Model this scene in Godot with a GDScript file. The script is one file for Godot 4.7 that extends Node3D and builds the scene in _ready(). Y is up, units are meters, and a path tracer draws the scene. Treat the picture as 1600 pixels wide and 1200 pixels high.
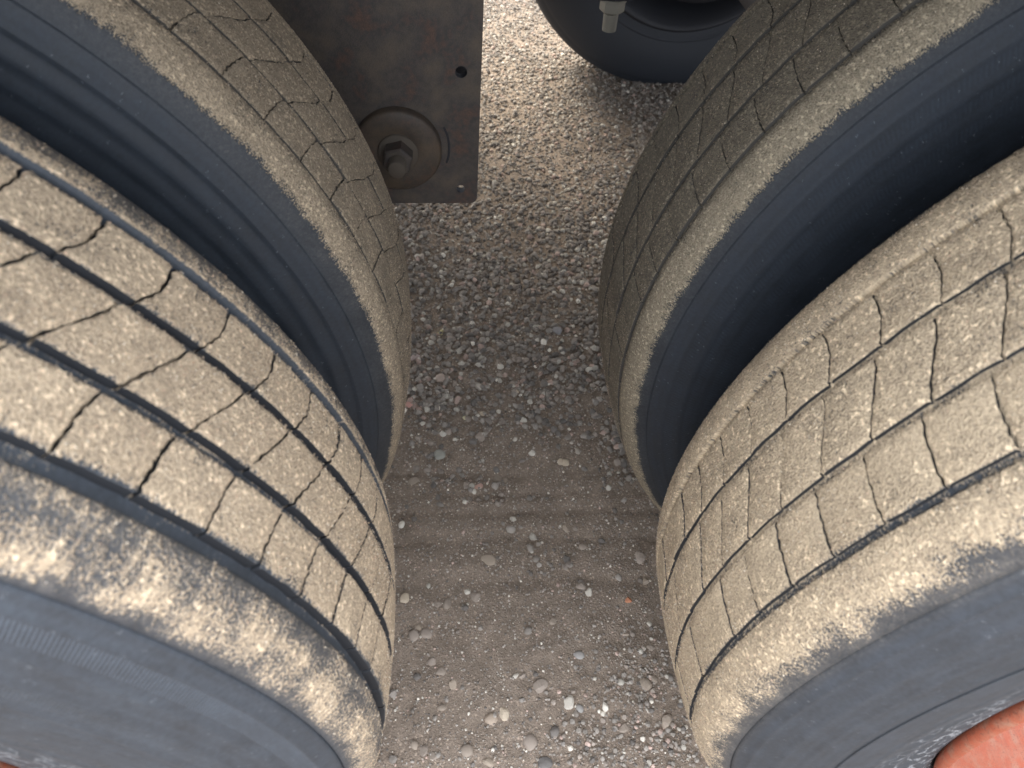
extends Node3D
# Tandem dual wheels of a trailer seen from above, looking in between the two axles.
# World: x runs along the trailer, -z points under it, the ground is y = 0.

const TAU_ := 6.28318530718
const PITCH := 4.5            # degrees of one tread block
const TEX_W := 2048
const TEX_H := 1024

var rng := RandomNumberGenerator.new()
var M := {}
var names := {}
var noise_a: PackedByteArray   # 1024 x 1024 fields that tile
var noise_b: PackedByteArray
var noise_c: PackedByteArray
var noise_g: PackedByteArray

# half profile of a tyre from the crown to the bead: z, radius
var half := [[0.0, 0.5], [0.02, 0.4997], [0.048, 0.4980], [0.071, 0.4961], [0.084, 0.4937], [0.094, 0.4900], [0.1005, 0.4858], [0.105, 0.4805], [0.108, 0.4755],
	[0.1095, 0.4722], [0.1105, 0.4710], [0.1120, 0.4702], [0.1155, 0.4640], [0.1195, 0.4560], [0.1255, 0.4400], [0.1300, 0.4200], [0.1325, 0.4000], [0.1325, 0.3800], [0.1302, 0.3600],
	[0.1268, 0.3420], [0.1245, 0.3300], [0.1234, 0.3200], [0.1222, 0.3110], [0.1195, 0.3020], [0.1080, 0.2910]]
var cum := []                  # arc length at each of them


func _ready() -> void:
	rng.seed = 7
	# camera
	var cam := Camera3D.new()
	cam.name = "camera"
	cam.near = 0.02
	cam.far = 400.0
	cam.keep_aspect = Camera3D.KEEP_HEIGHT
	cam.fov = 56.4598
	var attr := CameraAttributesPhysical.new()
	attr.frustum_focal_length = 22.352
	attr.exposure_aperture = 8.0
	attr.frustum_focus_distance = 0.82
	attr.frustum_near = 0.02
	attr.frustum_far = 400.0
	cam.attributes = attr
	add_child(cam)
	cam.transform = Transform3D(Basis(Vector3(0.99682, 0.04243, 0.06742), Vector3(0.02228, 0.66406, -0.74734), Vector3(-0.07648, 0.74647, 0.66101)).orthonormalized(), Vector3(-0.02987, 1.03066, 0.0))
	cam.current = true
	# sky and exposure: bright overcast
	var env := Environment.new()
	env.background_mode = Environment.BG_SKY
	var sm := ProceduralSkyMaterial.new()
	sm.sky_top_color = Color(0.94, 0.96, 1.0)
	sm.sky_horizon_color = Color(0.60, 0.63, 0.67)
	sm.sky_curve = 0.35
	sm.ground_bottom_color = Color(0.30, 0.27, 0.24)
	sm.ground_horizon_color = Color(0.5, 0.48, 0.45)
	sm.sky_energy_multiplier = 1.5
	var sky := Sky.new()
	sky.sky_material = sm
	env.sky = sky
	env.tonemap_mode = Environment.TONE_MAPPER_LINEAR
	env.tonemap_exposure = 2.05
	env.sdfgi_enabled = true
	env.ssao_enabled = true
	env.ssil_enabled = true
	var we := WorldEnvironment.new()
	we.name = "sky"
	we.environment = env
	add_child(we)
	var sun := DirectionalLight3D.new()
	sun.name = "sun"
	sun.light_energy = 1.6
	sun.light_color = Color(1.0, 0.97, 0.92)
	sun.light_angular_distance = 34.0
	sun.shadow_enabled = true
	add_child(sun)
	sun.look_at_from_position(Vector3(-0.50, 1.0, -0.74) * 20.0, Vector3.ZERO, Vector3.UP)

	var s := 0.0
	for i in half.size():
		if i > 0:
			s += Vector2(half[i][0] - half[i - 1][0], half[i][1] - half[i - 1][1]).length()
		cum.append(s)
	make_noise()
	make_materials()
	make_ground()
	make_deck()

	# the four near wheels. Signs: +1 the axle lies to the left of the gap, -1 to the right
	var lo := {"sg": 1.0, "x": -0.583, "y": 0.4913, "z": -0.25, "toe": -0.3956, "cam": 0.04, "g": [-0.0692, -0.0225, 0.0272, 0.0722], "w": [0.0072, 0.0068, 0.0080, 0.0104],
		"f": 1.0, "ph": [3.9, 1.5, 0.55], "dr": -0.0004, "deep": 0.0068, "look": "lo", "seed": 11, "gap": 0.20}
	var ro := {"sg": -1.0, "x": 0.6444, "y": 0.4875, "z": -0.258, "toe": 0.2724, "cam": -0.0377, "g": [-0.0658, -0.0234, 0.0262, 0.0707], "w": [0.0052, 0.0056, 0.0054, 0.0054],
		"f": -1.0, "ph": [0.4, 2.9, 3.6], "dr": -0.0046, "deep": 0.0036, "look": "ro", "seed": 23, "gap": 0.15}
	var li := {"sg": 1.0, "x": -0.583, "y": 0.4913, "z": -0.5723, "toe": -0.3956, "cam": 0.04, "g": [-0.0718, -0.0239, 0.0287, 0.0709], "w": [0.0022, 0.0024, 0.0026, 0.0030],
		"f": 1.0, "ph": [4.3, 1.5, 0.6], "dr": 0.0028, "deep": 0.0040, "look": "li", "seed": 37, "gap": 0.115}
	var ri := {"sg": -1.0, "x": 0.6444, "y": 0.4875, "z": -0.5894, "toe": 0.2724, "cam": -0.0377, "g": [-0.0756, -0.0259, 0.0286, 0.0735], "w": [0.0050, 0.0056, 0.0056, 0.0060],
		"f": -1.0, "ph": [2.0, 0.4, 0.8], "dr": 0.0017, "deep": 0.0036, "look": "ri", "seed": 41, "gap": 0.095}
	make_wheel(lo, "near left outer dual wheel, sand-caked tread with open black grooves and speckled shoulder", true)
	make_wheel(ro, "near right outer dual wheel, evenly sand-caked tread with filled grooves, orange rim edge showing", true)
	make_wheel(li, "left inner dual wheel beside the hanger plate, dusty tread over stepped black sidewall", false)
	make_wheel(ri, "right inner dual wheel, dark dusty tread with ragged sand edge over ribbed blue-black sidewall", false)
	make_far_wheel()
	make_axles()
	make_hanger()
	make_bracket()
	make_gravel()
	make_pebbles()


# ---------------------------------------------------------------- helpers

func numbered(called: String) -> String:
	var n: int = names.get(called, 0)
	names[called] = n + 1
	return called if n == 0 else "%s_%03d" % [called, n]


func tag(o: Node, label := "", category := "", group := "", kind := "") -> void:
	if label:
		o.set_meta("label", label)
	if category:
		o.set_meta("category", category)
	if group:
		o.set_meta("group", group)
	if kind:
		o.set_meta("kind", kind)


func put(called: String, mesh: Mesh, mat: Material, parent: Node) -> MeshInstance3D:
	var o := MeshInstance3D.new()
	o.mesh = mesh
	o.material_override = mat
	o.name = numbered(called) if parent == self else called
	parent.add_child(o, true)
	return o


func base(called: String, at := Vector3.ZERO) -> Node3D:
	var o := Node3D.new()
	o.name = numbered(called)
	add_child(o)
	o.position = at
	return o


func tri(st: SurfaceTool, a: Array, b: Array, c: Array, out: Vector3) -> void:
	# vertices are [position, uv]; wound so that the front faces «out»
	var n: Vector3 = (a[0] - c[0]).cross(a[0] - b[0])
	for v in ([a, b, c] if n.dot(out) >= 0.0 else [a, c, b]):
		st.set_uv(v[1])
		st.add_vertex(v[0])


func lathe(profile: Array, sg: float, n: int, a0 := 0.0, a1 := TAU_, inward := false) -> ArrayMesh:
	# profile: [z, r, v] running towards +z on the outside; a repeated point makes a hard edge
	var k := profile.size()
	var nr := []
	for i in k:
		var p := Vector2(profile[i][0], profile[i][1])
		var q := p
		var o := p
		if i > 0:
			o = Vector2(profile[i - 1][0], profile[i - 1][1])
		if i < k - 1:
			q = Vector2(profile[i + 1][0], profile[i + 1][1])
		var t := (q - p).normalized() + (p - o).normalized()
		if t.length() < 1e-6:
			t = Vector2(1, 0)
		t = t.normalized() * (-1.0 if inward else 1.0)
		nr.append(Vector2(t.x, -t.y))     # radial, axial
	var pos := PackedVector3Array()
	var nor := PackedVector3Array()
	var uv := PackedVector2Array()
	var idx := PackedInt32Array()
	for j in n + 1:
		var th := a0 + (a1 - a0) * j / n
		var c := cos(th) * sg
		var s := sin(th)
		for i in k:
			var r: float = profile[i][1]
			pos.append(Vector3(c * r, s * r, profile[i][0]))
			nor.append(Vector3(c * nr[i].x, s * nr[i].x, nr[i].y))
			uv.append(Vector2(rad_to_deg(th) / 120.0, profile[i][2]))
	for j in n:
		for i in k - 1:
			if absf(profile[i][0] - profile[i + 1][0]) + absf(profile[i][1] - profile[i + 1][1]) < 1e-7:
				continue
			var a := j * k + i
			for t in [[a, a + 1, a + k], [a + 1, a + k + 1, a + k]]:
				var nn: Vector3 = (pos[t[0]] - pos[t[2]]).cross(pos[t[0]] - pos[t[1]])
				if nn.dot(nor[t[0]] + nor[t[1]] + nor[t[2]]) >= 0.0:
					idx.append_array(PackedInt32Array([t[0], t[1], t[2]]))
				else:
					idx.append_array(PackedInt32Array([t[0], t[2], t[1]]))
	return arrays(pos, nor, uv, idx)


func arrays(pos: PackedVector3Array, nor: PackedVector3Array, uv: PackedVector2Array, idx: PackedInt32Array, col := PackedColorArray()) -> ArrayMesh:
	var arr := []
	arr.resize(Mesh.ARRAY_MAX)
	arr[Mesh.ARRAY_VERTEX] = pos
	arr[Mesh.ARRAY_NORMAL] = nor
	arr[Mesh.ARRAY_TEX_UV] = uv
	arr[Mesh.ARRAY_INDEX] = idx
	if col.size():
		arr[Mesh.ARRAY_COLOR] = col
	var m := ArrayMesh.new()
	m.add_surface_from_arrays(Mesh.PRIMITIVE_TRIANGLES, arr)
	return m


func plain(c: Color, rough: float, metal := 0.0) -> StandardMaterial3D:
	var m := StandardMaterial3D.new()
	m.albedo_color = c.linear_to_srgb()
	m.roughness = rough
	m.metallic = metal
	return m


# ---------------------------------------------------------------- materials

func noise_field(seed_: int, kind: int, freq: float, octaves: int, cell := false) -> PackedByteArray:
	var n := FastNoiseLite.new()
	n.seed = seed_
	n.noise_type = kind
	n.frequency = freq
	n.fractal_type = FastNoiseLite.FRACTAL_NONE if octaves < 2 else FastNoiseLite.FRACTAL_FBM
	n.fractal_octaves = maxi(octaves, 1)
	if cell:
		n.cellular_return_type = FastNoiseLite.RETURN_CELL_VALUE
		n.cellular_jitter = 1.0
	var im := n.get_seamless_image(1024, 1024, false, false, 0.1)
	im.convert(Image.FORMAT_L8)
	return im.get_data()


func make_noise() -> void:
	noise_a = noise_field(1, FastNoiseLite.TYPE_SIMPLEX_SMOOTH, 0.011, 4)      # clumps of some centimetres
	noise_b = noise_field(2, FastNoiseLite.TYPE_SIMPLEX_SMOOTH, 0.06, 3)       # clots of some millimetres
	noise_c = noise_field(3, FastNoiseLite.TYPE_SIMPLEX, 0.30, 2)              # single grains
	noise_g = noise_field(4, FastNoiseLite.TYPE_CELLULAR, 0.30, 1, true)       # grain colour


func s_of(z: float) -> float:
	# arc length from the crown to the point of the tread at z (the tread only)
	var a := absf(z)
	for i in range(1, half.size()):
		if a <= half[i][0]:
			return signf(z) * lerpf(cum[i - 1], cum[i], (a - half[i - 1][0]) / (half[i][0] - half[i - 1][0]))
	return signf(z) * cum[8]


func r_of(z: float) -> float:
	var a := absf(z)
	for i in range(1, half.size()):
		if a <= half[i][0]:
			return lerpf(half[i - 1][1], half[i][1], (a - half[i - 1][0]) / (half[i][0] - half[i - 1][0]))
	return half[8][1]


func v_of(s: float) -> float:
	return 0.5 + 0.5 * s / cum[cum.size() - 1]


func sidewall_s(r: float) -> float:
	for i in range(9, half.size()):
		if r >= half[i][1]:
			return lerpf(cum[i - 1], cum[i], (half[i - 1][1] - r) / (half[i - 1][1] - half[i][1]))
	return cum[cum.size() - 1]


func ramp(x: float, pts: Array) -> float:
	if x <= pts[0][0]:
		return pts[0][1]
	for i in range(1, pts.size()):
		if x <= pts[i][0]:
			return lerpf(pts[i - 1][1], pts[i][1], (x - pts[i - 1][0]) / (pts[i][0] - pts[i - 1][0]))
	return pts[pts.size() - 1][1]


func tyre_material(t: Dictionary) -> StandardMaterial3D:
	# how far sand covers the rubber, by arc length (negative: inner side of the tyre)
	var look: String = t.look
	var cover := {
		"lo": [[-0.118, -2.5], [-0.108, -1.0], [-0.098, -0.5], [-0.088, -0.2], [-0.0795, 0.0], [-0.0745, 0.9], [-0.02, 1.3], [0.045, 1.25], [0.060, 0.9], [0.067, 0.45], [0.0765, 0.1], [0.078, -0.5], [0.086, -0.25], [0.096, 0.22], [0.108, 0.18], [0.116, -0.6], [0.122, -3.0]],
		"ro": [[-0.121, -2.5], [-0.110, -0.5], [-0.102, 0.5], [-0.092, 1.2], [0.090, 1.3], [0.097, 0.75], [0.104, 0.15], [0.112, -0.4], [0.124, -2.5]],
		"li": [[-0.115, -2.5], [-0.105, 0.0], [-0.098, 1.2], [0.097, 1.3], [0.104, 0.0], [0.111, -2.5]],
		"ri": [[-0.120, -2.5], [-0.110, 0.0], [-0.100, 1.2], [0.102, 1.3], [0.109, 0.0], [0.116, -2.5]]}
	var in_groove: Dictionary = {"lo": [-0.95, -0.35, -0.5, -0.95], "ro": [0.5, 0.45, 0.35, -0.3], "li": [0.3, 0.4, 0.4, 0.1], "ri": [0.6, 0.6, 0.6, 0.5]}
	var spread: float = {"lo": 1.25, "ro": 1.2, "li": 1.2, "ri": 1.2}[look]
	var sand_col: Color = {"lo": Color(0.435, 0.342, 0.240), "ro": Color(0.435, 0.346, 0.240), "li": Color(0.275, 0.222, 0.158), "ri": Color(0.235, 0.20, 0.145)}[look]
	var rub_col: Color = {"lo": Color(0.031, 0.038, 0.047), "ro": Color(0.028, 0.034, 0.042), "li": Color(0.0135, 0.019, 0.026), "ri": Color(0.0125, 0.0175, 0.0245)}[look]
	var rub_rough: float = {"lo": 0.60, "ro": 0.62, "li": 0.64, "ri": 0.70}[look]
	var px := PackedByteArray()
	px.resize(TEX_W * TEX_H * 4)
	var hp := PackedByteArray()
	hp.resize(TEX_W * TEX_H)
	var sd: int = t.seed
	var S: float = cum[cum.size() - 1]
	var to8 := PackedByteArray()       # linear to sRGB bytes
	to8.resize(1025)
	for i in 1025:
		to8[i] = int(clampf(Color(i / 1024.0, 0, 0).linear_to_srgb().r * 255.0 + 0.5, 0, 255))
	for y in TEX_H:
		var sarc := ((y + 0.5) / TEX_H * 2.0 - 1.0) * S
		var b := ramp(sarc, cover[look])
		var calm := 1.0
		for i in 4:
			var gs := s_of(t.g[i])
			var d: float = absf(sarc - gs) - t.w[i] * 0.5
			if d < 0.0025:
				b = lerpf(in_groove[look][i], b, clampf((d + 0.0012) / 0.0037, 0, 1))
				calm = lerpf(0.7, 1.0, clampf((d + 0.0012) / 0.003, 0, 1))
		var arc := absf(sarc)
		var rr := 0.5
		if arc > cum[8]:
			for i in range(9, half.size()):
				if arc <= cum[i]:
					rr = lerpf(half[i - 1][1], half[i][1], (arc - cum[i - 1]) / (cum[i] - cum[i - 1]))
					break
		var side_wall: bool = arc > cum[10]
		# fine moulded bands on the sidewall
		var hatch := 0.0
		var period := 5
		if look == "lo" and sarc > 0 and rr < 0.461 and rr > 0.4495:
			hatch = 0.9
		if look == "lo" and sarc > 0 and rr < 0.425 and rr > 0.416:
			hatch = 0.4
		if look == "ri" and sarc > 0:
			period = 8
			for q in [[0.453, 0.445], [0.436, 0.429], [0.420, 0.412]]:
				if rr < q[0] and rr > q[1]:
					hatch = 0.22
		# finer, darker dust on the treads of the inner tyres than on their shoulders
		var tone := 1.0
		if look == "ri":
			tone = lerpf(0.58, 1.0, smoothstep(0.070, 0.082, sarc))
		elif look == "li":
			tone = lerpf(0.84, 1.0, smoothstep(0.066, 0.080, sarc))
		# powder that dims the rubber of the shoulders without hiding it
		var haze := 0.0
		if look == "lo":
			haze = 0.36 * smoothstep(0.072, 0.080, sarc) * smoothstep(0.121, 0.112, sarc) + 0.5 * smoothstep(-0.072, -0.080, sarc) * smoothstep(-0.106, -0.09, sarc)
		elif look == "ro":
			haze = 0.3 * smoothstep(0.09, 0.10, sarc) * smoothstep(0.128, 0.110, sarc)
		elif sarc > 0:
			haze = 0.12 * smoothstep(0.09, 0.10, sarc) * smoothstep(0.130, 0.108, sarc)
		var scuffs: float = 0.0
		if (look == "lo" or look == "ro") and sarc > 0 and rr < 0.368:
			scuffs = clampf((0.368 - rr) / 0.03, 0, 1)
		var band := 0.5 + 0.5 * sin(rr * 610.0 + sin(rr * 190.0) * 2.0)
		var row_a := ((y * 2 + sd * 131) & 1023) << 10
		var row_b := ((y * 2 + sd * 57) & 1023) << 10
		var row_c := ((y + sd * 311) & 1023) << 10
		var row_s := ((y * 3 + sd * 77) & 1023) << 10
		var row_t := ((y / 4 + sd * 19) & 1023) << 10
		var o := y * TEX_W
		for x in TEX_W:
			var na := noise_a[row_a | ((x + sd * 17) & 1023)] / 255.0 - 0.5
			var nb := noise_b[row_b | ((x * 2 + sd * 29) & 1023)] / 255.0 - 0.5
			var ns := noise_b[row_t | ((x * 2 + sd * 13) & 1023)] / 255.0 - 0.5
			var nc := noise_c[row_c | ((x + sd * 91) & 1023)] / 255.0 - 0.5
			var ng := noise_g[row_c | ((x + sd * 53) & 1023)] / 255.0
			var a := clampf((b + (na * 1.25 + nb * 0.6 + ns * 1.0) * spread * calm + nc * 2.0 * calm) * 2.0 + 0.5, 0.0, 1.0)
			# sand: grains of different tone, a few nearly white
			var f := (0.74 + 0.46 * ng + na * 0.26 + nb * 0.20 + nc * 0.85) * tone
			f = maxf(f, 0.18)
			if ng > 0.92:
				f += 0.55 * tone
			if haze > 0.0:
				a = maxf(a, haze * clampf(0.42 + na * 0.5 + nb * 0.35 + nc * 0.5, 0.0, 1.0))
			# rubber: a film of dust, bands, scuffs
			var film := 1.0 + na * 0.45 + nb * 0.35 + ng * 0.25
			var scratch := 0.0
			if side_wall:
				film += band * 0.12
				if hatch > 0.0:
					film += hatch * (1.0 if (x + y / 2) % period < period / 2 else 0.0)
				if scuffs > 0.0:
					var sx := noise_a[row_s | ((x * 1 + sd) & 1023)] / 255.0
					var sc := absf(sx - 0.5)
					if sc < 0.05:
						scratch = scuffs * (1.0 - sc / 0.05) * 0.24
				if ng > 0.985 and nc > 0.2:
					scratch = 0.10
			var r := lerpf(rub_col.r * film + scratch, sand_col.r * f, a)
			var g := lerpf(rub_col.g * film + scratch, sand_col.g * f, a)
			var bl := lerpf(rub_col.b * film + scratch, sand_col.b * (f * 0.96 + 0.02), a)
			var k := (o + x) << 2
			px[k] = to8[clampi(int(r * 1024.0), 0, 1024)]
			px[k + 1] = to8[clampi(int(g * 1024.0), 0, 1024)]
			px[k + 2] = to8[clampi(int(bl * 1024.0), 0, 1024)]
			px[k + 3] = int(lerpf(rub_rough + na * 0.1 + scratch, 0.96, a) * 255.0)
			var h := 0.12 + a * (0.42 + nb * 0.25 + nc * 0.55)
			if hatch > 0.0 and (x + y / 2) % period < period / 2:
				h += hatch * 0.16
			hp[o + x] = clampi(int(h * 255.0), 0, 255)
	var im := Image.create_from_data(TEX_W, TEX_H, false, Image.FORMAT_RGBA8, px)
	var hm := Image.create_from_data(TEX_W, TEX_H, false, Image.FORMAT_L8, hp)
	t.mask = hp
	var m := StandardMaterial3D.new()
	m.albedo_texture = ImageTexture.create_from_image(im)
	m.roughness_texture = m.albedo_texture
	m.roughness_texture_channel = BaseMaterial3D.TEXTURE_CHANNEL_ALPHA
	m.roughness = 1.0
	m.heightmap_enabled = true
	m.heightmap_texture = ImageTexture.create_from_image(hm)
	m.heightmap_scale = 0.22
	return m


func tile_texture(size: int, fill: Callable) -> ImageTexture:
	var px := PackedByteArray()
	px.resize(size * size * 3)
	for y in size:
		for x in size:
			var c: Color = fill.call(x, y)
			c = c.linear_to_srgb()
			var k := (y * size + x) * 3
			px[k] = clampi(int(c.r * 255.0), 0, 255)
			px[k + 1] = clampi(int(c.g * 255.0), 0, 255)
			px[k + 2] = clampi(int(c.b * 255.0), 0, 255)
	return ImageTexture.create_from_image(Image.create_from_data(size, size, false, Image.FORMAT_RGB8, px))


func make_materials() -> void:
	# dirt: fine brown grit, paler specks
	var dirt := StandardMaterial3D.new()
	dirt.albedo_texture = tile_texture(1024, func(x: int, y: int) -> Color:
		var a := noise_a[(y << 10) | x] / 255.0
		var b := noise_b[(y << 10) | ((x + 300) & 1023)] / 255.0
		var c := noise_c[(y << 10) | x] / 255.0
		var g := noise_g[(((y + 111) & 1023) << 10) | x] / 255.0
		var f := 0.62 + 0.35 * a + 0.25 * b + 0.35 * (c - 0.5) + 0.30 * (g - 0.5)
		if g > 0.95:
			f += 0.55
		return Color(0.268, 0.210, 0.160) * f)
	dirt.uv1_triplanar = true
	dirt.uv1_world_triplanar = true
	dirt.uv1_scale = Vector3.ONE * 1.45
	dirt.roughness = 0.95
	dirt.heightmap_enabled = true
	dirt.heightmap_texture = ImageTexture.create_from_image(Image.create_from_data(1024, 1024, false, Image.FORMAT_L8, mixed_height()))
	dirt.heightmap_scale = 0.25
	M.dirt = dirt
	var stone := StandardMaterial3D.new()
	stone.vertex_color_use_as_albedo = true
	stone.albedo_texture = tile_texture(256, func(x: int, y: int) -> Color:
		var b := noise_b[(y << 12) & 0xFFC00 | ((x * 4) & 1023)] / 255.0
		var c := noise_c[(y << 12) & 0xFFC00 | ((x * 4) & 1023)] / 255.0
		return Color(1, 1, 1) * (0.62 + 0.3 * b + 0.3 * c))
	stone.uv1_triplanar = true
	stone.uv1_scale = Vector3.ONE * 0.9
	stone.roughness = 0.9
	M.stone = stone
	var grain := StandardMaterial3D.new()
	grain.vertex_color_use_as_albedo = true
	grain.roughness = 0.8
	M.grain = grain
	# dusty, rust-flecked steel
	var steel := StandardMaterial3D.new()
	steel.albedo_texture = tile_texture(512, func(x: int, y: int) -> Color:
		var a := noise_a[((y * 2) << 10) | (x * 2)] / 255.0
		var b := noise_b[((y * 2) << 10) | ((x * 2 + 200) & 1023)] / 255.0
		var c := noise_c[((y * 2) << 10) | (x * 2)] / 255.0
		var rust := clampf((a - 0.57) * 2.6 + (b - 0.5) * 1.3, 0, 1)
		var dust := clampf((0.62 - a) * 1.8 + (c - 0.5) * 0.8, 0, 1)
		var col := Color(0.050, 0.045, 0.043) * (0.75 + 0.5 * b)
		col = col.lerp(Color(0.105, 0.056, 0.036) * (0.5 + 1.0 * c), rust * 0.7)
		return col.lerp(Color(0.112, 0.088, 0.063), dust * 0.75))
	steel.uv1_triplanar = true
	steel.uv1_world_triplanar = true
	steel.uv1_scale = Vector3.ONE * 1.7
	steel.roughness = 0.62
	steel.heightmap_enabled = true
	steel.heightmap_texture = dirt.heightmap_texture
	steel.heightmap_scale = 0.04
	M.steel = steel
	M.dusty_steel = plain(Color(0.088, 0.072, 0.056), 0.85)
	M.dark_steel = plain(Color(0.022, 0.023, 0.028), 0.6)
	M.bolt = plain(Color(0.25, 0.24, 0.20), 0.6, 0.2)
	# orange wheel paint, chipped and dusty
	var paint := StandardMaterial3D.new()
	paint.albedo_texture = tile_texture(512, func(x: int, y: int) -> Color:
		var a := noise_a[((y * 2) << 10) | (x * 2)] / 255.0
		var b := noise_b[((y * 2) << 10) | (x * 2)] / 255.0
		var c := noise_c[((y * 2) << 10) | (x * 2)] / 255.0
		var col := Color(0.36, 0.085, 0.040) * (0.65 + 0.5 * b + 0.25 * c)
		col = col.lerp(Color(0.33, 0.22, 0.15), clampf((a - 0.46) * 2.5 + (c - 0.5) * 1.4, 0, 0.6))
		if b * 0.6 + c * 0.4 > 0.68:
			col = Color(0.10, 0.05, 0.035)
		return col)
	paint.uv1_triplanar = true
	paint.uv1_scale = Vector3.ONE * 5.0
	paint.roughness = 0.6
	M.paint = paint
	M.deck = plain(Color(0.05, 0.05, 0.055), 0.8)
	M.far_rubber = plain(Color(0.026, 0.030, 0.038), 0.65)
	M.rubber = plain(Color(0.020, 0.022, 0.026), 0.7)
	M.dust_rubber = plain(Color(0.05, 0.046, 0.040), 0.9)
	M.cap_steel = M.steel.duplicate()
	M.cap_steel.uv1_offset = Vector3(0.37, 0.21, 0.55)
	M.cap_steel.albedo_color = Color(1.0, 0.96, 0.90)


func mixed_height() -> PackedByteArray:
	var h := PackedByteArray()
	h.resize(1024 * 1024)
	for i in 1024 * 1024:
		h[i] = (noise_b[i] * 5 + noise_c[i] * 7 + noise_g[i] * 4) >> 4
	return h


# ---------------------------------------------------------------- the ground

func ground_height(x: float, z: float, n1: FastNoiseLite, n2: FastNoiseLite) -> float:
	var h := n1.get_noise_2d(x, z) * 0.010 + n2.get_noise_2d(x, z) * 0.0035
	# faint wheel ruts that run along the trailer
	var w := z + n1.get_noise_2d(x * 0.5 + 9.0, z) * 0.02
	for q in [[-0.565, 0.010, 0.006], [-0.615, 0.012, 0.007], [-0.655, 0.008, 0.005], [-0.70, 0.012, 0.006], [-0.50, 0.012, 0.004]]:
		var d: float = (w - q[0]) / q[1]
		h -= q[2] * exp(-d * d)
	# the stony strip stands a little proud
	h += 0.008 * smoothstep(-0.70, -0.86, z)
	return h


func make_ground() -> void:
	var n1 := FastNoiseLite.new()
	n1.seed = 5
	n1.frequency = 2.2
	n1.fractal_octaves = 3
	var n2 := FastNoiseLite.new()
	n2.seed = 6
	n2.frequency = 28.0
	n2.fractal_octaves = 2
	M.n1 = n1
	M.n2 = n2
	var xs := line(-0.8, 1.1, 0.010, 60.0)
	var zs := line(-3.6, 0.5, 0.010, 60.0)
	var pos := PackedVector3Array()
	var uv := PackedVector2Array()
	var nor := PackedVector3Array()
	var idx := PackedInt32Array()
	var hs := PackedFloat32Array()
	for z in zs:
		for x in xs:
			var h := ground_height(x, z, n1, n2)
			hs.append(h)
			pos.append(Vector3(x, h, z))
			uv.append(Vector2(x, z))
	var w := xs.size()
	for j in zs.size():
		for i in w:
			var i0 := maxi(i - 1, 0)
			var i1 := mini(i + 1, w - 1)
			var j0 := maxi(j - 1, 0)
			var j1 := mini(j + 1, zs.size() - 1)
			nor.append(Vector3(-(hs[j * w + i1] - hs[j * w + i0]) / (xs[i1] - xs[i0]), 1.0, -(hs[j1 * w + i] - hs[j0 * w + i]) / (zs[j1] - zs[j0])).normalized())
	for j in zs.size() - 1:
		for i in w - 1:
			var a := j * w + i
			idx.append_array(PackedInt32Array([a, a + 1, a + w, a + 1, a + w + 1, a + w]))
	var g := put("ground", arrays(pos, nor, uv, idx), M.dirt, self)
	tag(g, "brown packed dirt yard under the trailer", "", "", "structure")


func line(a: float, b: float, step: float, far: float) -> PackedFloat32Array:
	var v := PackedFloat32Array()
	var out := []
	var d := step
	var p := a
	while p > -far:
		d *= 1.5
		p -= d
		out.append(p)
	out.reverse()
	for q in out:
		v.append(q)
	p = a
	while p < b:
		v.append(p)
		p += step
	d = step
	while p < far:
		v.append(p)
		d *= 1.5
		p += d
	return v


func rock_mesh(seed_: int, levels: int, planes: int, flat_: float, sharp := false) -> ArrayMesh:
	var r := RandomNumberGenerator.new()
	r.seed = seed_
	var cuts := []
	for i in planes:
		var n := Vector3(r.randfn(), r.randfn(), r.randfn()).normalized()
		cuts.append([n, r.randf_range(0.54, 0.98)])
	var tris := []
	var ax := [Vector3.RIGHT, Vector3.UP, Vector3.BACK]
	for sx in [-1.0, 1.0]:
		for sy in [-1.0, 1.0]:
			for sz in [-1.0, 1.0]:
				tris.append([ax[0] * sx, ax[1] * sy, ax[2] * sz])
	for l in levels:
		var nt := []
		for t in tris:
			var ab: Vector3 = (t[0] + t[1]).normalized()
			var bc: Vector3 = (t[1] + t[2]).normalized()
			var ca: Vector3 = (t[2] + t[0]).normalized()
			nt.append([t[0], ab, ca])
			nt.append([ab, t[1], bc])
			nt.append([ca, bc, t[2]])
			nt.append([ab, bc, ca])
		tris = nt
	var st := SurfaceTool.new()
	st.begin(Mesh.PRIMITIVE_TRIANGLES)
	st.set_smooth_group(0 if levels > 1 and not sharp else -1)
	for t in tris:
		var q := []
		for v in t:
			var rad := 1.0
			for c in cuts:
				var d: float = v.dot(c[0])
				if d > 0.05:
					rad = minf(rad, c[1] / d)
			q.append([v * rad * Vector3(1.0, flat_, 0.86), Vector2.ZERO])
		tri(st, q[0], q[1], q[2], t[0] + t[1] + t[2])
	st.generate_normals()
	return st.commit()


func stone_color(r: RandomNumberGenerator) -> Color:
	var t := r.randf()
	var v := r.randf_range(0.75, 1.25)
	var c := Color(0.262, 0.228, 0.192)
	if t < 0.30:
		c = Color(0.32, 0.282, 0.24)
	elif t < 0.46:
		c = Color(0.17, 0.149, 0.129)
	elif t < 0.62:
		c = Color(0.31, 0.258, 0.212)
	elif t < 0.67:
		c = Color(0.45, 0.33, 0.27)
	elif t < 0.76:
		c = Color(0.54, 0.49, 0.41)
	elif t < 0.775:
		c = Color(0.72, 0.66, 0.56)
	return Color(c.r * v, c.g * v, c.b * v)


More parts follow.
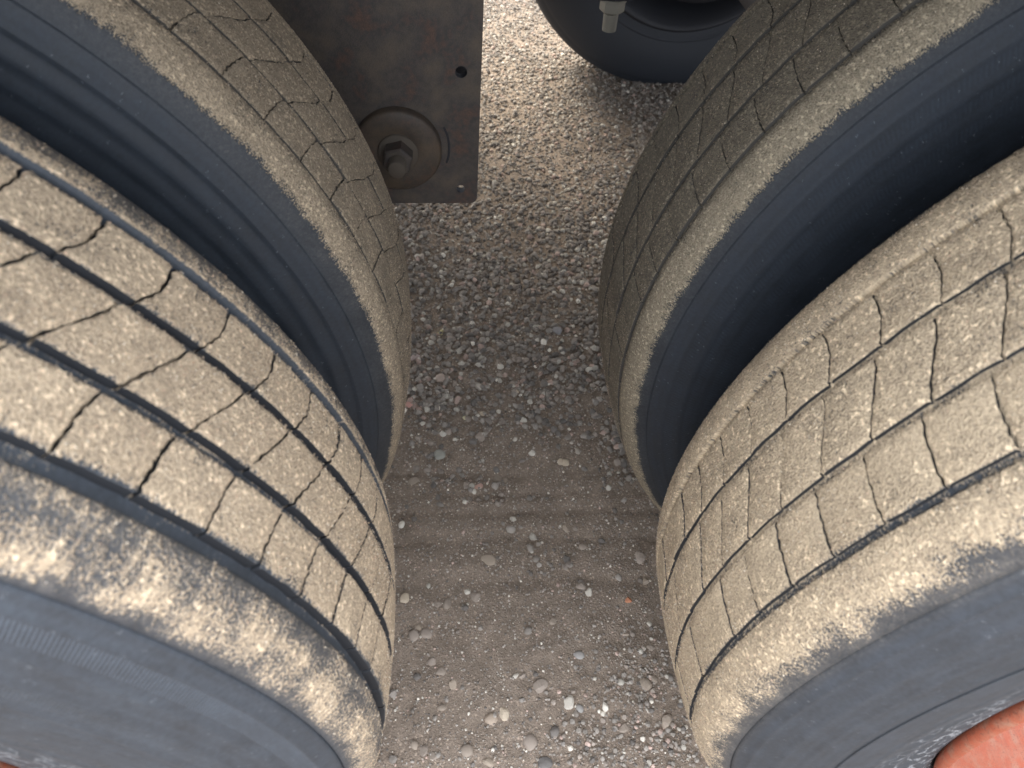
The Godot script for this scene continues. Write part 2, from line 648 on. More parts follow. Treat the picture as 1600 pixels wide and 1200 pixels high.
func scatter(called: String, mesh: Mesh, mat: Material, places: Array, parent: Node) -> MultiMeshInstance3D:
	# places: [Transform3D, Color]
	var mm := MultiMesh.new()
	mm.transform_format = MultiMesh.TRANSFORM_3D
	mm.use_colors = true
	mm.mesh = mesh
	mm.instance_count = places.size()
	for i in places.size():
		mm.set_instance_transform(i, places[i][0])
		mm.set_instance_color(i, places[i][1])
	var o := MultiMeshInstance3D.new()
	o.multimesh = mm
	o.material_override = mat
	o.name = numbered(called) if parent == self else called
	parent.add_child(o, true)
	o.set_meta("kind", "stuff")
	return o


func spin(r: RandomNumberGenerator, tilt: float) -> Basis:
	return Basis(Vector3.UP, r.randf() * TAU_) * Basis(Vector3.RIGHT, r.randfn() * tilt) * Basis(Vector3.BACK, r.randfn() * tilt)


func make_gravel() -> void:
	var r := RandomNumberGenerator.new()
	r.seed = 99
	var patch := FastNoiseLite.new()
	patch.seed = 8
	patch.frequency = 3.0
	var lists := [[], [], [], []]
	var n := 0
	while n < 82000:
		var x := r.randf_range(-0.75, 1.05)
		var z := r.randf_range(-3.5, 0.2)
		var keep := 0.03 + 0.97 * smoothstep(-0.68, -0.88, z + patch.get_noise_2d(x * 1.2, z * 1.4) * 0.42 + r.randfn() * 0.04)
		keep *= 0.62 + 0.75 * patch.get_noise_2d(x * 1.7 + 50.0, z * 1.7)
		if r.randf() > keep:
			continue
		n += 1
		var size := 0.0026 + 0.0046 * pow(r.randf(), 2.5)
		if z < -1.5:
			size *= 0.9
		var y := ground_height(x, z, M.n1, M.n2) + size * r.randf_range(0.0, 0.45)
		lists[n % 4].append([Transform3D(spin(r, 0.35).scaled_local(Vector3.ONE * size * 1.25), Vector3(x, y, z)), stone_color(r)])
	for k in 4:
		var o := scatter("gravel", rock_mesh(100 + k, 2 if k < 2 else 1, 10, 0.72), M.stone, lists[k], self)
		tag(o, ["grey and tan gravel packed between the wheels", "rounded small gravel in the stony strip", "angular grey chippings among the gravel", "mixed crushed stone on the dirt"][k])
	var grit := []
	for i in 150000:
		var x := r.randf_range(-0.5, 0.85)
		var z := r.randf_range(-2.9, 0.05)
		var size := 0.0006 + 0.0014 * pow(r.randf(), 3.2)
		var y := ground_height(x, z, M.n1, M.n2) + size * 0.3
		grit.append([Transform3D(spin(r, 0.6).scaled_local(Vector3.ONE * size * 1.3), Vector3(x, y, z)), stone_color(r) * 1.1])
	# a paler handful of small stones in the near corner by the right outer tyre
	for i in 800:
		var x := 0.185 + r.randfn() * 0.075
		var z := -0.262 + r.randfn() * 0.04
		if r.randf() < 0.22:
			x = 0.225 + r.randfn() * 0.03
			z = -0.36 + r.randfn() * 0.03
		var size := 0.0012 + 0.0030 * pow(r.randf(), 2.5)
		grit.append([Transform3D(spin(r, 0.5).scaled_local(Vector3.ONE * size * 1.25), Vector3(x, ground_height(x, z, M.n1, M.n2) + size * 0.3, z)), stone_color(r) * 1.05])
	tag(scatter("grit", rock_mesh(200, 1, 8, 0.8), M.grain, grit, self), "fine sandy grit loose on the dirt")


var rocks := []

func pebble(x: float, z: float, size: float, c: Color, label: String, group := "", flat_ := 1.0) -> void:
	if rocks.is_empty():
		for k in 9:
			rocks.append(rock_mesh(300 + k, 2, 7 + k % 3 * 2, 0.62 + 0.05 * (k % 3), k % 3 != 0))
	var o := put("pebble", rocks[rng.randi() % 9], M.stone, self)
	var s := size * 0.56
	o.transform = Transform3D(Basis(Vector3.UP, rng.randf() * TAU_) * Basis(Vector3.RIGHT, rng.randfn() * 0.2), Vector3(x, ground_height(x, z, M.n1, M.n2) + s * -0.06 * flat_, z))
	o.scale = Vector3(s, s * flat_, s * rng.randf_range(0.85, 1.05))
	var m: StandardMaterial3D = M.stone.duplicate()
	m.vertex_color_use_as_albedo = false
	m.albedo_color = c.linear_to_srgb()
	o.material_override = m
	tag(o, label, "pebble", group)


func make_pebbles() -> void:
	var grey := Color(0.335, 0.275, 0.222)
	var dark := Color(0.17, 0.155, 0.14)
	var blue := Color(0.36, 0.335, 0.305)
	var tan_ := Color(0.36, 0.29, 0.22)
	var pale := Color(0.62, 0.56, 0.47)
	var pink := Color(0.52, 0.33, 0.26)
	var cream := Color(0.56, 0.46, 0.34)
	# near the camera, in the dirt between the outer wheels
	pebble(0.073, -0.245, 0.0210, dark, "dark slate pebble nearest the camera at the bottom of the dirt gap", "", 0.8)
	pebble(0.056, -0.272, 0.0215, grey, "rounded grey pebble just behind the dark slate one in the dirt")
	pebble(0.023, -0.310, 0.0180, cream, "peach cream pebble, right one of the touching pair in near dirt")
	pebble(0.006, -0.305, 0.0178, Color(0.42, 0.33, 0.25), "tan pebble, left one of the touching pair in near dirt")
	pebble(0.116, -0.321, 0.0210, pale, "pale grey chunky pebble with a small bluish one beside it")
	pebble(0.129, -0.313, 0.0140, blue, "small bluish pebble touching the pale chunky one")
	pebble(0.078, -0.343, 0.0220, grey, "large oval grey pebble beside two small white slivers", "", 0.8)
	pebble(0.043, -0.358, 0.0100, pale, "white sliver pebble left of the large oval grey one")
	pebble(0.053, -0.359, 0.0120, grey, "small grey pebble between the white sliver and the oval one")
	pebble(0.138, -0.387, 0.0165, blue, "bluish grey round pebble lying alone right of the gap centre")
	pebble(-0.101, -0.426, 0.0200, grey, "left of the two pointed triangular pebbles beside the left outer tyre")
	pebble(-0.084, -0.426, 0.0200, grey, "right of the two pointed triangular pebbles beside the left outer tyre")
	pebble(-0.095, -0.438, 0.0130, tan_, "small tan pebble behind the pair of triangular pebbles")
	pebble(-0.115, -0.481, 0.0180, cream, "yellowish flat chip against the left outer tyre edge", "", 0.7)
	pebble(0.225, -0.465, 0.0120, Color(0.55, 0.24, 0.13), "small orange pebble near the right outer tyre")
	pebble(0.250, -0.428, 0.0085, pale, "tiny white pebble against the right outer tyre")
	pebble(0.013, -0.541, 0.0240, tan_, "flat tan stone pressed into the rutted dirt mid gap", "", 0.5)
	pebble(0.256, -0.536, 0.0210, grey, "biggest grey pebble against the right outer tyre in the ruts")
	pebble(0.166, -0.481, 0.0155, pale, "pale oval pebble in front of a greyer twin right of centre")
	pebble(0.154, -0.491, 0.0145, grey, "grey pebble tucked behind the pale oval one right of centre")
	# the edge of the stony strip
	pebble(-0.064, -0.747, 0.0250, Color(0.34, 0.33, 0.28), "oblong pale grey pebble at the front edge of the gravel")
	pebble(0.158, -0.724, 0.0160, cream, "right cream pebble of the pair at the gravel's front edge")
	pebble(0.151, -0.726, 0.0160, cream, "left cream pebble of the pair at the gravel's front edge")
	pebble(0.002, -0.683, 0.0170, pink, "pinkish pebble in a cluster of three on the ruts")
	pebble(-0.017, -0.683, 0.0170, grey, "grey pebble left of the pinkish one in the cluster")
	pebble(-0.006, -0.671, 0.0115, pale, "small pale pebble in front of the pinkish one in the cluster")
	pebble(-0.119, -0.858, 0.0205, Color(0.56, 0.31, 0.25), "rosy pink pebble touching the left inner tyre edge")
	pebble(-0.061, -0.921, 0.0235, Color(0.47, 0.37, 0.30), "large pinkish tan pebble in the gravel near the left tyre")
	pebble(-0.111, -0.979, 0.0205, Color(0.48, 0.38, 0.34), "pale rose pebble beside the left inner tyre, farther back")
	pebble(-0.061, -1.054, 0.0160, Color(0.56, 0.48, 0.25), "yellow pebble in the gravel left of centre")
	pebble(0.179, -1.050, 0.0215, Color(0.33, 0.31, 0.30), "angular grey pebble with dark gaps around it, right gravel")
	pebble(0.010, -0.782, 0.0200, grey, "round grey pebble at the gravel centre front")
	pebble(0.016, -0.833, 0.0135, cream, "cream pebble right of a yellowish one in mid gravel")
	pebble(-0.018, -0.827, 0.0120, Color(0.54, 0.48, 0.31), "yellowish pebble left of the cream one in mid gravel")
	pebble(-0.069, -0.949, 0.0125, pale, "white pebble just behind the large pinkish tan one")
	pebble(0.080, -0.885, 0.0115, cream, "small cream pebble near the centre of the gravel")
	pebble(0.134, -0.884, 0.0147, pale, "pale pebble right of the gravel centre")
	# others that nothing tells apart
	for q in [Vector3(-0.107, -0.697, 22), Vector3(0.035, -0.700, 17), Vector3(0.050, -0.697, 14), Vector3(0.143, -0.594, 14), Vector3(0.167, -0.559, 13), Vector3(0.259, -0.496, 16), Vector3(-0.051, -0.470, 19), Vector3(-0.009, -0.478, 19), Vector3(-0.066, -0.471, 13),
		Vector3(0.104, -0.437, 14), Vector3(0.212, -0.414, 12), Vector3(-0.027, -0.266, 21), Vector3(0.0, -0.251, 16), Vector3(-0.084, -0.269, 16), Vector3(-0.097, -0.276, 13), Vector3(-0.071, -0.261, 13), Vector3(-0.044, -0.353, 16), Vector3(-0.074, -0.387, 13),
		Vector3(-0.062, -0.371, 15), Vector3(-0.061, -0.323, 13), Vector3(0.229, -0.340, 19), Vector3(0.241, -0.348, 14), Vector3(0.247, -0.290, 22), Vector3(0.186, -0.286, 17), Vector3(0.245, -0.391, 12)]:
		var c := grey.lerp(tan_, rng.randf()) * rng.randf_range(0.8, 1.15)
		pebble(q.x, q.y, q.z * 0.001, c, "small dusty grey-brown pebble set in the dirt between the wheels", "dusty pebbles in the dirt", rng.randf_range(0.7, 1.0))
	for q in [Vector3(-0.076, -1.035, 14), Vector3(0.073, -0.780, 11), Vector3(0.010, -0.896, 18), Vector3(0.101, -1.220, 13), Vector3(0.007, -1.323, 14), Vector3(0.115, -1.429, 13), Vector3(0.259, -1.304, 14), Vector3(0.230, -0.896, 12), Vector3(0.213, -0.886, 11),
		Vector3(0.182, -0.749, 14), Vector3(0.238, -0.774, 14), Vector3(0.174, -0.768, 9), Vector3(0.054, -0.926, 14), Vector3(-0.103, -1.288, 18)]:
		var c := pale.lerp(grey, rng.randf() * 0.8)
		pebble(q.x, q.y, q.z * 0.001, c, "light pebble standing out among the darker gravel", "light pebbles in the gravel")
	for i in 80:
		var x := rng.randf_range(-0.13, 0.29)
		var z := rng.randf_range(-1.35, -0.70)
		var c := grey.lerp(dark, rng.randf()) * rng.randf_range(0.85, 1.2)
		pebble(x, z, rng.randf_range(0.012, 0.0185), c, "plain grey gravel stone, larger than its neighbours", "larger grey stones in the gravel", rng.randf_range(0.75, 1.0))


# ---------------------------------------------------------------- wheels

func sipe(rib: int, z: float) -> float:
	# how a cut between two blocks bends across its rib, in degrees
	if rib == 0:
		return ramp(z, [[-0.068, 0.0], [-0.053, 0.08], [-0.044, 0.25], [-0.035, 0.75], [-0.030, 1.1], [-0.024, 1.4]])
	if rib == 1:
		return ramp(z, [[-0.020, 0.0], [-0.012, 0.3], [-0.005, 0.75], [0.006, 1.6], [0.019, 2.55], [0.027, 3.0]])
	return ramp(z, [[0.030, 0.0], [0.042, 0.45], [0.052, 0.65], [0.060, 0.85], [0.070, 0.95]])


func point(t: Dictionary, th: float, z: float, dr := 0.0) -> Vector3:
	var r: float = r_of(z) + t.dr + dr
	var a := deg_to_rad(th)
	return Vector3(t.sg * cos(a) * r, sin(a) * r, z)


func block_mesh(t: Dictionary, rib: int, k: int, jit: PackedFloat32Array, mat: Material) -> ArrayMesh:
	var za: float = t.g[rib] + t.w[rib] * 0.5
	var zb: float = t.g[rib + 1] - t.w[rib + 1] * 0.5
	var lift: float = jit[(k * 7 + rib * 3) % 97] * 0.0006
	var nz := 13
	var zs := [0.0, 0.04, 0.13, 0.22, 0.31, 0.40, 0.5, 0.60, 0.69, 0.78, 0.87, 0.96, 1.0]
	var ts := [0.0, 0.06, 0.35, 0.65, 0.94, 1.0]
	var nt := ts.size()
	var grid := []
	for i in nz:
		var row := []
		for j in nt:
			# ragged long edges where sand has set on the lip of the groove
			var ea: float = jit[(k * 11 + j * 5 + rib) % 97] * 0.0006
			var eb: float = jit[(k * 13 + j * 3 + rib + 40) % 97] * 0.0006
			var z := lerpf(za + ea, zb + eb, zs[i])
			var f: float = sipe(rib, z) * t.f + float(t.ph[rib])
			var wide := lerpf(1.5, 0.8, minf(zs[i] * 1.6, 1.0)) if rib == 0 else (lerpf(0.85, 1.25, zs[i]) if rib == 2 else 0.95)
			var ga: float = t.gap * (0.5 + 0.30 * jit[(k + i * 17 + rib * 5) % 97]) * wide + (0.05 if i % 2 == 0 else -0.035) * (1.0 + jit[(i * 7 + k * 3) % 97])
			var gb: float = t.gap * (0.5 + 0.30 * jit[(k + 1 + i * 23 + rib * 5) % 97]) * wide - (0.05 if i % 2 == 0 else -0.035) * (1.0 + jit[(i * 7 + k * 3) % 97])
			var th := lerpf(PITCH * k + f + ga, PITCH * (k + 1) + f - gb, ts[j])
			var edge := 1.0 if (i == 0 or i == nz - 1 or j == 0 or j == nt - 1) else 0.0
			if (i == 0 or i == nz - 1) and (j == 0 or j == nt - 1):
				edge = 2.0
			row.append([point(t, th, z, lift - 0.0007 * edge), Vector2(th / 120.0, v_of(s_of(z))), th, z])
		grid.append(row)
	var st := SurfaceTool.new()
	st.begin(Mesh.PRIMITIVE_TRIANGLES)
	st.set_smooth_group(0)
	var up := point(t, PITCH * (k + 0.5) + float(t.ph[rib]) + sipe(rib, (za + zb) * 0.5) * t.f, (za + zb) * 0.5).normalized()
	for i in nz - 1:
		for j in nt - 1:
			tri(st, grid[i][j], grid[i + 1][j], grid[i][j + 1], up)
			tri(st, grid[i + 1][j], grid[i + 1][j + 1], grid[i][j + 1], up)
	st.generate_normals()
	st.set_material(mat)
	var whole := st.commit()
	# the four walls go down to the bottom of the grooves
	var cut := SurfaceTool.new()
	cut.begin(Mesh.PRIMITIVE_TRIANGLES)
	var ring := []
	for j in nt:
		ring.append([0, j])
	for i in range(1, nz):
		ring.append([i, nt - 1])
	for j in range(nt - 2, -1, -1):
		ring.append([nz - 1, j])
	for i in range(nz - 2, 0, -1):
		ring.append([i, 0])
	var mid := point(t, (grid[6][0][2] + grid[6][nt - 1][2]) * 0.5, (za + zb) * 0.5, -0.005)
	for q in ring.size():
		var a: Array = grid[ring[q][0]][ring[q][1]]
		var b: Array = grid[ring[(q + 1) % ring.size()][0]][ring[(q + 1) % ring.size()][1]]
		var dn := []
		for p in [a, b]:
			var push := 0.0
			if p[3] < za + 0.002:
				push = -0.0022
			elif p[3] > zb - 0.002:
				push = 0.0022
			dn.append([point(t, p[2], p[3] + push * 0.3, -0.0105), Vector2(p[2] / 120.0, v_of(s_of(p[3] + push * 1.6)))])
		var out: Vector3 = (a[0] + b[0]) * 0.5 - mid
		tri(cut, a, b, dn[0], out)
		tri(cut, b, dn[1], dn[0], out)
	cut.generate_normals()
	cut.set_material(M.rubber if t.look == "lo" or t.look == "ro" else M.dust_rubber)
	cut.commit(whole)
	return whole


func make_wheel(t: Dictionary, label: String, outer: bool) -> void:
	var root := base("dual_wheel")
	tag(root, label, "wheel")
	var turn := Basis(Vector3.RIGHT, deg_to_rad(t.cam)) * Basis(Vector3.UP, deg_to_rad(t.toe))
	root.transform = Transform3D(turn, Vector3(t.x, t.y, -0.43) + turn * Vector3(0, 0, t.z + 0.43))
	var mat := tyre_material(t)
	var sg: float = t.sg
	# the casing: the bottom of the grooves from shoulder to shoulder
	var prof := []
	for i in 33:
		var z := lerpf(t.g[0] - 0.008, t.g[3] + 0.008, i / 32.0)
		prof.append([z, r_of(z) + t.dr - float(t.deep), v_of(s_of(z))])
	var tyre := put("tyre", lathe(prof, sg, 360), mat, root)
	# shoulder ribs and sidewalls
	for side in [-1.0, 1.0]:
		var edge: float = (t.g[3] + t.w[3] * 0.5) if side > 0 else -(t.g[0] - t.w[0] * 0.5)
		var p := [[edge - 0.002, r_of(edge) + t.dr - 0.0105, v_of(side * s_of(edge - 0.003))], [edge, r_of(edge) + t.dr - 0.0007, v_of(side * s_of(edge - 0.001))], [edge + 0.0009, r_of(edge + 0.0009) + t.dr, v_of(side * s_of(edge + 0.0012))]]
		for i in 9:
			if half[i][0] > edge + 0.004:
				p.append([half[i][0], half[i][1] + t.dr, v_of(side * cum[i])])
		# a small bead along the lower edge of the shoulder
		p.append([half[9][0] + (0.0008 if t.look == "lo" or t.look == "ro" else 0.0), half[9][1] + t.dr, v_of(side * cum[9])])
		p.append([half[10][0] - (0.0016 if t.look == "lo" or t.look == "ro" else 0.0003), half[10][1] + t.dr, v_of(side * cum[10])])
		put("shoulder_rib", lathe(mirrored(p, side), sg, 360), mat, tyre)
		var w := []
		for i in range(10, half.size()):
			var n := 1 if i == half.size() - 1 else 7
			for j in n:
				var f := float(j) / n
				var z: float = half[i][0] if n == 1 else lerpf(half[i][0], half[i + 1][0], f)
				var r: float = half[i][1] if n == 1 else lerpf(half[i][1], half[i + 1][1], f)
				var c: float = cum[i] if n == 1 else lerpf(cum[i], cum[i + 1], f)
				z += wall_relief(t.look, side, r)
				w.append([z - ((0.0016 if t.look == "lo" or t.look == "ro" else 0.0003) if i == 10 and j == 0 else 0.0), r + t.dr * (1.0 if r > 0.4 else 0.0), v_of(side * c)])
		put("sidewall", lathe(mirrored(w, side), sg, 300), mat, tyre)
	# tread blocks, each its own piece
	var r := RandomNumberGenerator.new()
	r.seed = t.seed
	var jit := PackedFloat32Array()
	for i in 97:
		jit.append(r.randf_range(-1, 1))
	for rib in 3:
		for k in 80:
			put("tread_block", block_mesh(t, rib, k, jit, mat), null, tyre)
	# loose grains standing on the sand
	var grains := []
	var want: int = {"lo": 85000, "ro": 85000, "li": 45000, "ri": 40000}[t.look]
	var mask: PackedByteArray = t.mask
	var big: float = 1.0 if outer else 0.85
	var tries := 0
	while grains.size() < want and tries < want * 4:
		tries += 1
		var th := r.randf_range(-40.0, 118.0)
		var z := r.randf_range(-0.112, 0.112)
		var in_gap := false
		for i in 4:
			if absf(z - t.g[i]) < t.w[i] * 0.5 - 0.0004:
				in_gap = true
		for rib in 3:
			if z > t.g[rib] and z < t.g[rib + 1]:
				var q := fposmod(th - float(t.ph[rib]) - sipe(rib, z) * t.f, PITCH)
				if minf(q, PITCH - q) < t.gap * 0.62:
					in_gap = true
		if in_gap:
			continue
		var v := v_of(s_of(z))
		var tx := int(fposmod(th / 120.0, 1.0) * TEX_W) % TEX_W
		if mask[int(v * TEX_H) * TEX_W + tx] < (112 + r.randi() % 40):
			continue
		var size := (0.00026 + 0.0005 * pow(r.randf(), 3.0)) * big
		var c := sand_grain(r, outer)
		grains.append([Transform3D(Basis(Vector3(r.randfn(), r.randfn(), r.randfn()).normalized(), r.randf() * 3.0).scaled_local(Vector3(1, 0.8, 1.15) * size), point(t, th, z, size * 0.25)), c])
	scatter("sand", rock_mesh(400, 0, 5, 0.85), M.grain, grains, tyre)
	t.erase("mask")
	make_rim(t, root, outer)


func sand_grain(r: RandomNumberGenerator, outer: bool) -> Color:
	var q := r.randf()
	var v := r.randf_range(0.75, 1.25) * (1.0 if outer else 0.85)
	var c := Color(0.40, 0.315, 0.222)
	if q < 0.12:
		c = Color(0.62, 0.54, 0.42)
	elif q < 0.17:
		c = Color(0.52, 0.36, 0.25)
	elif q < 0.34:
		c = Color(0.22, 0.18, 0.135)
	return Color(c.r * v, c.g * v, c.b * v)


func mirrored(p: Array, side: float) -> Array:
	if side > 0:
		return p
	var q := []
	for i in range(p.size() - 1, -1, -1):
		q.append([-p[i][0], p[i][1], p[i][2]])
	return q


func wall_relief(look: String, side: float, r: float) -> float:
	# ribs and steps moulded into the sidewalls
	if side < 0:
		return 0.0
	if look == "li":
		var z := 0.0
		for q in [0.455, 0.440, 0.424, 0.405]:
			z -= 0.0011 * smoothstep(q + 0.0010, q - 0.0010, r)
			z += 0.0011 * smoothstep(q - 0.002, q - 0.012, r)
		return z
	if look == "ri":
		var z := 0.0
		for q in [0.456, 0.440, 0.424]:
			z += 0.0003 * exp(-pow((r - q) / 0.0018, 2.0))
		return z
	var z := 0.0
	for q in [0.462, 0.444, 0.427, 0.411, 0.366]:
		z += 0.0010 * exp(-pow((r - q) / 0.0022, 2.0))
	return z + 0.0018 * exp(-pow((r - 0.345) / 0.006, 2.0))


func make_rim(t: Dictionary, root: Node3D, outer: bool) -> void:
	var sg: float = t.sg
	var mat: Material = M.paint
	# barrel: outer lip, gutter, well
	var p := [[-0.124, 0.309, 0], [-0.121, 0.313, 0], [-0.117, 0.312, 0], [-0.113, 0.304, 0], [-0.107, 0.294, 0], [-0.06, 0.287, 0], [-0.03, 0.262, 0], [0.03, 0.262, 0], [0.06, 0.287, 0], [0.107, 0.288, 0], [0.113, 0.293, 0], [0.117, 0.297, 0], [0.122, 0.3005, 0], [0.1275, 0.300, 0], [0.1295, 0.296, 0]]
	var rim := put("rim", lathe(p, sg, 96), mat, root)
	var q := [[0.1295, 0.296, 0], [0.127, 0.293, 0], [0.120, 0.290, 0], [0.112, 0.285, 0], [0.104, 0.281, 0], [0.06, 0.279, 0], [0.03, 0.254, 0], [-0.03, 0.254, 0], [-0.06, 0.279, 0], [-0.118, 0.300, 0], [-0.124, 0.309, 0]]
	q.reverse()
	put("gutter", lathe(q, sg, 96, 0, TAU_, true), mat, rim)
	# the disc sits against its twin, so it is deep inside the outer wheel and proud on the inner one
	var d := -0.06 if outer else 0.06
	var disc := put("disc", lathe([[d - 0.02 * signf(d), 0.279, 0], [d, 0.265, 0], [d + 0.05 * signf(d), 0.20, 0], [d + 0.075 * signf(d), 0.17, 0], [d + 0.075 * signf(d), 0.11, 0]], sg, 64), mat, root)
	if outer:
		put("hub", lathe([[-0.14, 0.112, 0], [-0.02, 0.10, 0], [0.04, 0.085, 0], [0.075, 0.08, 0], [0.085, 0.07, 0], [0.087, 0.0, 0]], sg, 48), M.dark_steel, root)
		for k in 10:
			var nut := CylinderMesh.new()
			nut.radial_segments = 6
			nut.rings = 1
			nut.top_radius = 0.018
			nut.bottom_radius = 0.020
			nut.height = 0.024
			var o := put("lug_nut", nut, M.dark_steel, disc)
			o.transform = Transform3D(Basis(Vector3.RIGHT, PI / 2), Vector3(cos(k * TAU_ / 10) * 0.143, sin(k * TAU_ / 10) * 0.143, -0.122))


func make_far_wheel() -> void:
	# the far dual wheels of the right axle: only the inner sidewall of the inner one can be seen
	for q in [[-2.245, "far dual wheel beyond the gravel, dark smooth inner sidewall facing the camera"], [-2.57, "outermost far dual wheel hidden behind the dark far wheel"]]:
		if q[0] < -2.3:
			continue
		var root := base("dual_wheel", Vector3(0.6444, 0.4875, q[0]))
		tag(root, q[1], "wheel")
		var p := []
		for i in half.size():
			p.append([half[i][0], half[i][1], 0.0])
		var full := mirrored(p, -1.0)
		full.append_array(p.slice(1))
		var tyre := put("tyre", lathe(full, 1.0, 200), M.far_rubber, root)
		var rim := put("rim", lathe([[0.108, 0.296, 0], [0.117, 0.313, 0], [0.123, 0.3165, 0], [0.128, 0.312, 0], [0.128, 0.306, 0], [0.118, 0.297, 0], [0.105, 0.282, 0], [0.02, 0.262, 0], [-0.04, 0.25, 0]], 1.0, 96), M.dark_steel, root)
		put("disc", lathe([[-0.05, 0.262, 0], [-0.06, 0.17, 0], [-0.06, 0.06, 0]], 1.0, 64), M.dark_steel, root)
		put("bead_ring", lathe([[0.1268, 0.345, 0], [0.1295, 0.341, 0], [0.1275, 0.336, 0]], 1.0, 120), M.far_rubber, tyre)
		put("brake_drum", lathe([[-0.05, 0.205, 0], [0.09, 0.205, 0], [0.13, 0.208, 0], [0.135, 0.200, 0], [0.14, 0.12, 0], [0.14, 0.06, 0]], 1.0, 64), M.dark_steel, root)
		rim.set_meta("label", "dark rim inside the far wheel")


func make_axles() -> void:
	for q in [[-0.583, 0.4913, "left"], [0.6444, 0.4875, "right"]]:
		var root := base("axle", Vector3(q[0], q[1], -1.41))
		tag(root, "dark tubular trailer axle through the %s pair of dual wheels" % q[2], "axle")
		put("beam", lathe([[-1.0, 0.0, 0], [-1.0, 0.062, 0], [1.0, 0.062, 0], [1.0, 0.0, 0]], 1.0, 40), M.dark_steel, root)
		for z in [-0.72, 0.72]:
			put("brake_drum", lathe([[z - 0.09, 0.07, 0], [z - 0.09, 0.205, 0], [z + 0.09, 0.205, 0], [z + 0.09, 0.07, 0]], 1.0, 56), M.dark_steel, root)


# ---------------------------------------------------------------- trailer parts

func make_deck() -> void:
	var root := base("trailer_deck", Vector3(0.03, 1.13, -1.36))
	tag(root, "dark underside of the trailer deck above the wheels", "trailer")
	var b := BoxMesh.new()
	b.size = Vector3(7.0, 0.06, 2.46)
	put("floor", b, M.deck, root).position = Vector3(0, 0.09, 0)
	for z in [-0.53, 0.53]:
		var rail := BoxMesh.new()
		rail.size = Vector3(7.0, 0.16, 0.10)
		put("frame_rail", rail, M.deck, root).position = Vector3(0, -0.02, z * 0.95)


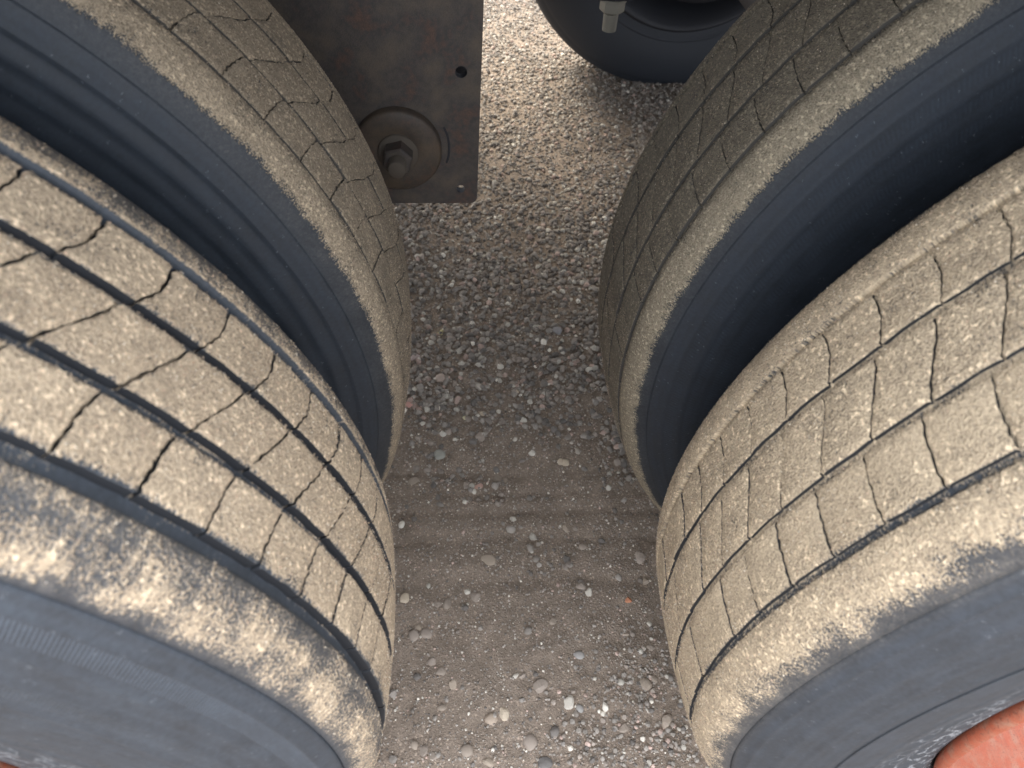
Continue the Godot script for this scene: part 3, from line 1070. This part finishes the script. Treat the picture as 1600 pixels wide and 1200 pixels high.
func make_hanger() -> void:
	var zf := -0.880
	var root := base("hanger_bracket", Vector3(-0.1, 0.43, zf))
	tag(root, "dark dusty steel suspension hanger plate with large pivot bolt, behind left inner tyre", "bracket")
	var off := Vector3(-0.1, 0.43, zf)
	var pts := PackedVector2Array()
	pts.append(Vector2(-0.42, 0.432))
	# lower right corner is rounded
	for i in 7:
		var a := -PI / 2 + PI / 2 * i / 6.0
		pts.append(Vector2(0.0045 - 0.010 + 0.010 * cos(a), 0.432 + 0.010 + 0.010 * sin(a)))
	pts.append(Vector2(0.0185, 1.03))
	pts.append(Vector2(-0.42, 1.03))
	var csg := CSGCombiner3D.new()
	csg.name = "plate"
	root.add_child(csg, true)
	var poly := CSGPolygon3D.new()
	poly.polygon = pts
	poly.depth = 0.012
	poly.material = M.steel
	poly.name = "sheet"
	csg.add_child(poly)
	poly.position = Vector3(0.1, -0.43, 0.0)
	for h in [Vector2(-0.0163, 0.6225), Vector2(-0.0185, 0.4555)]:
		var hole := CSGCylinder3D.new()
		hole.radius = 0.0075 if h.y > 0.5 else 0.0062
		hole.height = 0.05
		hole.sides = 28
		hole.operation = CSGShape3D.OPERATION_SUBTRACTION
		hole.material = M.dark_steel
		hole.name = "hole"
		csg.add_child(hole, true)
		hole.rotation.x = PI / 2
		hole.position = Vector3(h.x, h.y, 0) + Vector3(0.1, -0.43, -0.006)
	# the second cheek of the hanger, farther in
	var back := BoxMesh.new()
	back.size = Vector3(0.38, 0.53, 0.012)
	put("rear_plate", back, M.dark_steel, root).position = Vector3(-0.19, 0.765, -1.02) - off
	var spacer := BoxMesh.new()
	spacer.size = Vector3(0.34, 0.012, 0.124)
	put("top_plate", spacer, M.dark_steel, root).position = Vector3(-0.19, 1.024, zf - 0.076) - off
	# pivot bolt: end cap, washer, nut, bolt end
	var c := Vector3(-0.101, 0.520, zf + 0.012) - off
	c.z = 0.0
	var cap := put("end_cap", lathe([[0.0, 0.0575, 0], [0.010, 0.0575, 0], [0.0125, 0.0565, 0], [0.0145, 0.054, 0], [0.0145, 0.030, 0], [0.013, 0.026, 0], [0.013, 0.0, 0]], 1.0, 72), M.cap_steel, root)
	cap.position = c
	var washer := put("washer", lathe([[0.013, 0.0265, 0], [0.0165, 0.0265, 0], [0.0175, 0.0255, 0], [0.0175, 0.0, 0]], 1.0, 48), M.dusty_steel, root)
	washer.position = c
	var nut := put("nut", hexagon(0.0205, 0.022), M.steel, root)
	nut.position = c + Vector3(0, 0, 0.0175)
	var bolt := put("bolt_end", lathe([[0.0, 0.0118, 0], [0.017, 0.0118, 0], [0.0185, 0.0105, 0], [0.0185, 0.0, 0]], 1.0, 32), M.dusty_steel, root)
	bolt.position = c + Vector3(0, 0, 0.0390)
	# weld seam right of the cap
	var seam := put("weld_seam", lathe([[0.0, 0.066, 0], [0.002, 0.0675, 0], [0.0, 0.069, 0]], 1.0, 20, -0.35, 0.45), M.dark_steel, root)
	seam.position = c


func hexagon(r: float, h: float) -> ArrayMesh:
	var st := SurfaceTool.new()
	st.begin(Mesh.PRIMITIVE_TRIANGLES)
	st.set_smooth_group(-1)
	var rings := [[0.0, r], [h - 0.0025, r], [h, r * 0.88], [h, 0.0]]
	for k in 6:
		var a0 := k * TAU_ / 6 + 0.25
		var a1 := (k + 1) * TAU_ / 6 + 0.25
		for i in 3:
			var p := []
			for q in [[i, a0], [i, a1], [i + 1, a1], [i + 1, a0]]:
				p.append([Vector3(cos(q[1]) * rings[q[0]][1], sin(q[1]) * rings[q[0]][1], rings[q[0]][0]), Vector2.ZERO])
			var out := Vector3(cos((a0 + a1) / 2), sin((a0 + a1) / 2), 0.0 if i == 0 else 4.0)
			tri(st, p[0], p[1], p[2], out)
			if i < 2:
				tri(st, p[0], p[2], p[3], out)
	st.generate_normals()
	return st.commit()


func make_bracket() -> void:
	# a bolt that hangs out of the spring seat of the right axle
	var root := base("spring_seat", Vector3(0.221, 0.609, -1.17))
	tag(root, "dark spring seat of the right axle with a pale bolt hanging below", "bracket")
	var b := BoxMesh.new()
	b.size = Vector3(0.12, 0.16, 0.14)
	put("seat", b, M.dark_steel, root).position = Vector3(0.02, 0.086, -0.078)
	var ear := BoxMesh.new()
	ear.size = Vector3(0.055, 0.008, 0.05)
	put("ear", ear, M.dark_steel, root).position = Vector3(0, 0.011, 0.012)
	var nut := put("nut", hexagon(0.0195, 0.018), M.bolt, root)
	nut.rotation.x = PI / 2
	nut.position = Vector3(0, 0.003, 0.018)
	var washer := CylinderMesh.new()
	washer.top_radius = 0.0215
	washer.bottom_radius = 0.0215
	washer.height = 0.004
	put("washer", washer, M.bolt, root).position = Vector3(0, 0.0045, 0.018)
	var shank := CylinderMesh.new()
	shank.top_radius = 0.0115
	shank.bottom_radius = 0.0110
	shank.height = 0.026
	put("bolt_end", shank, M.bolt, root).position = Vector3(0, -0.030, 0.018)
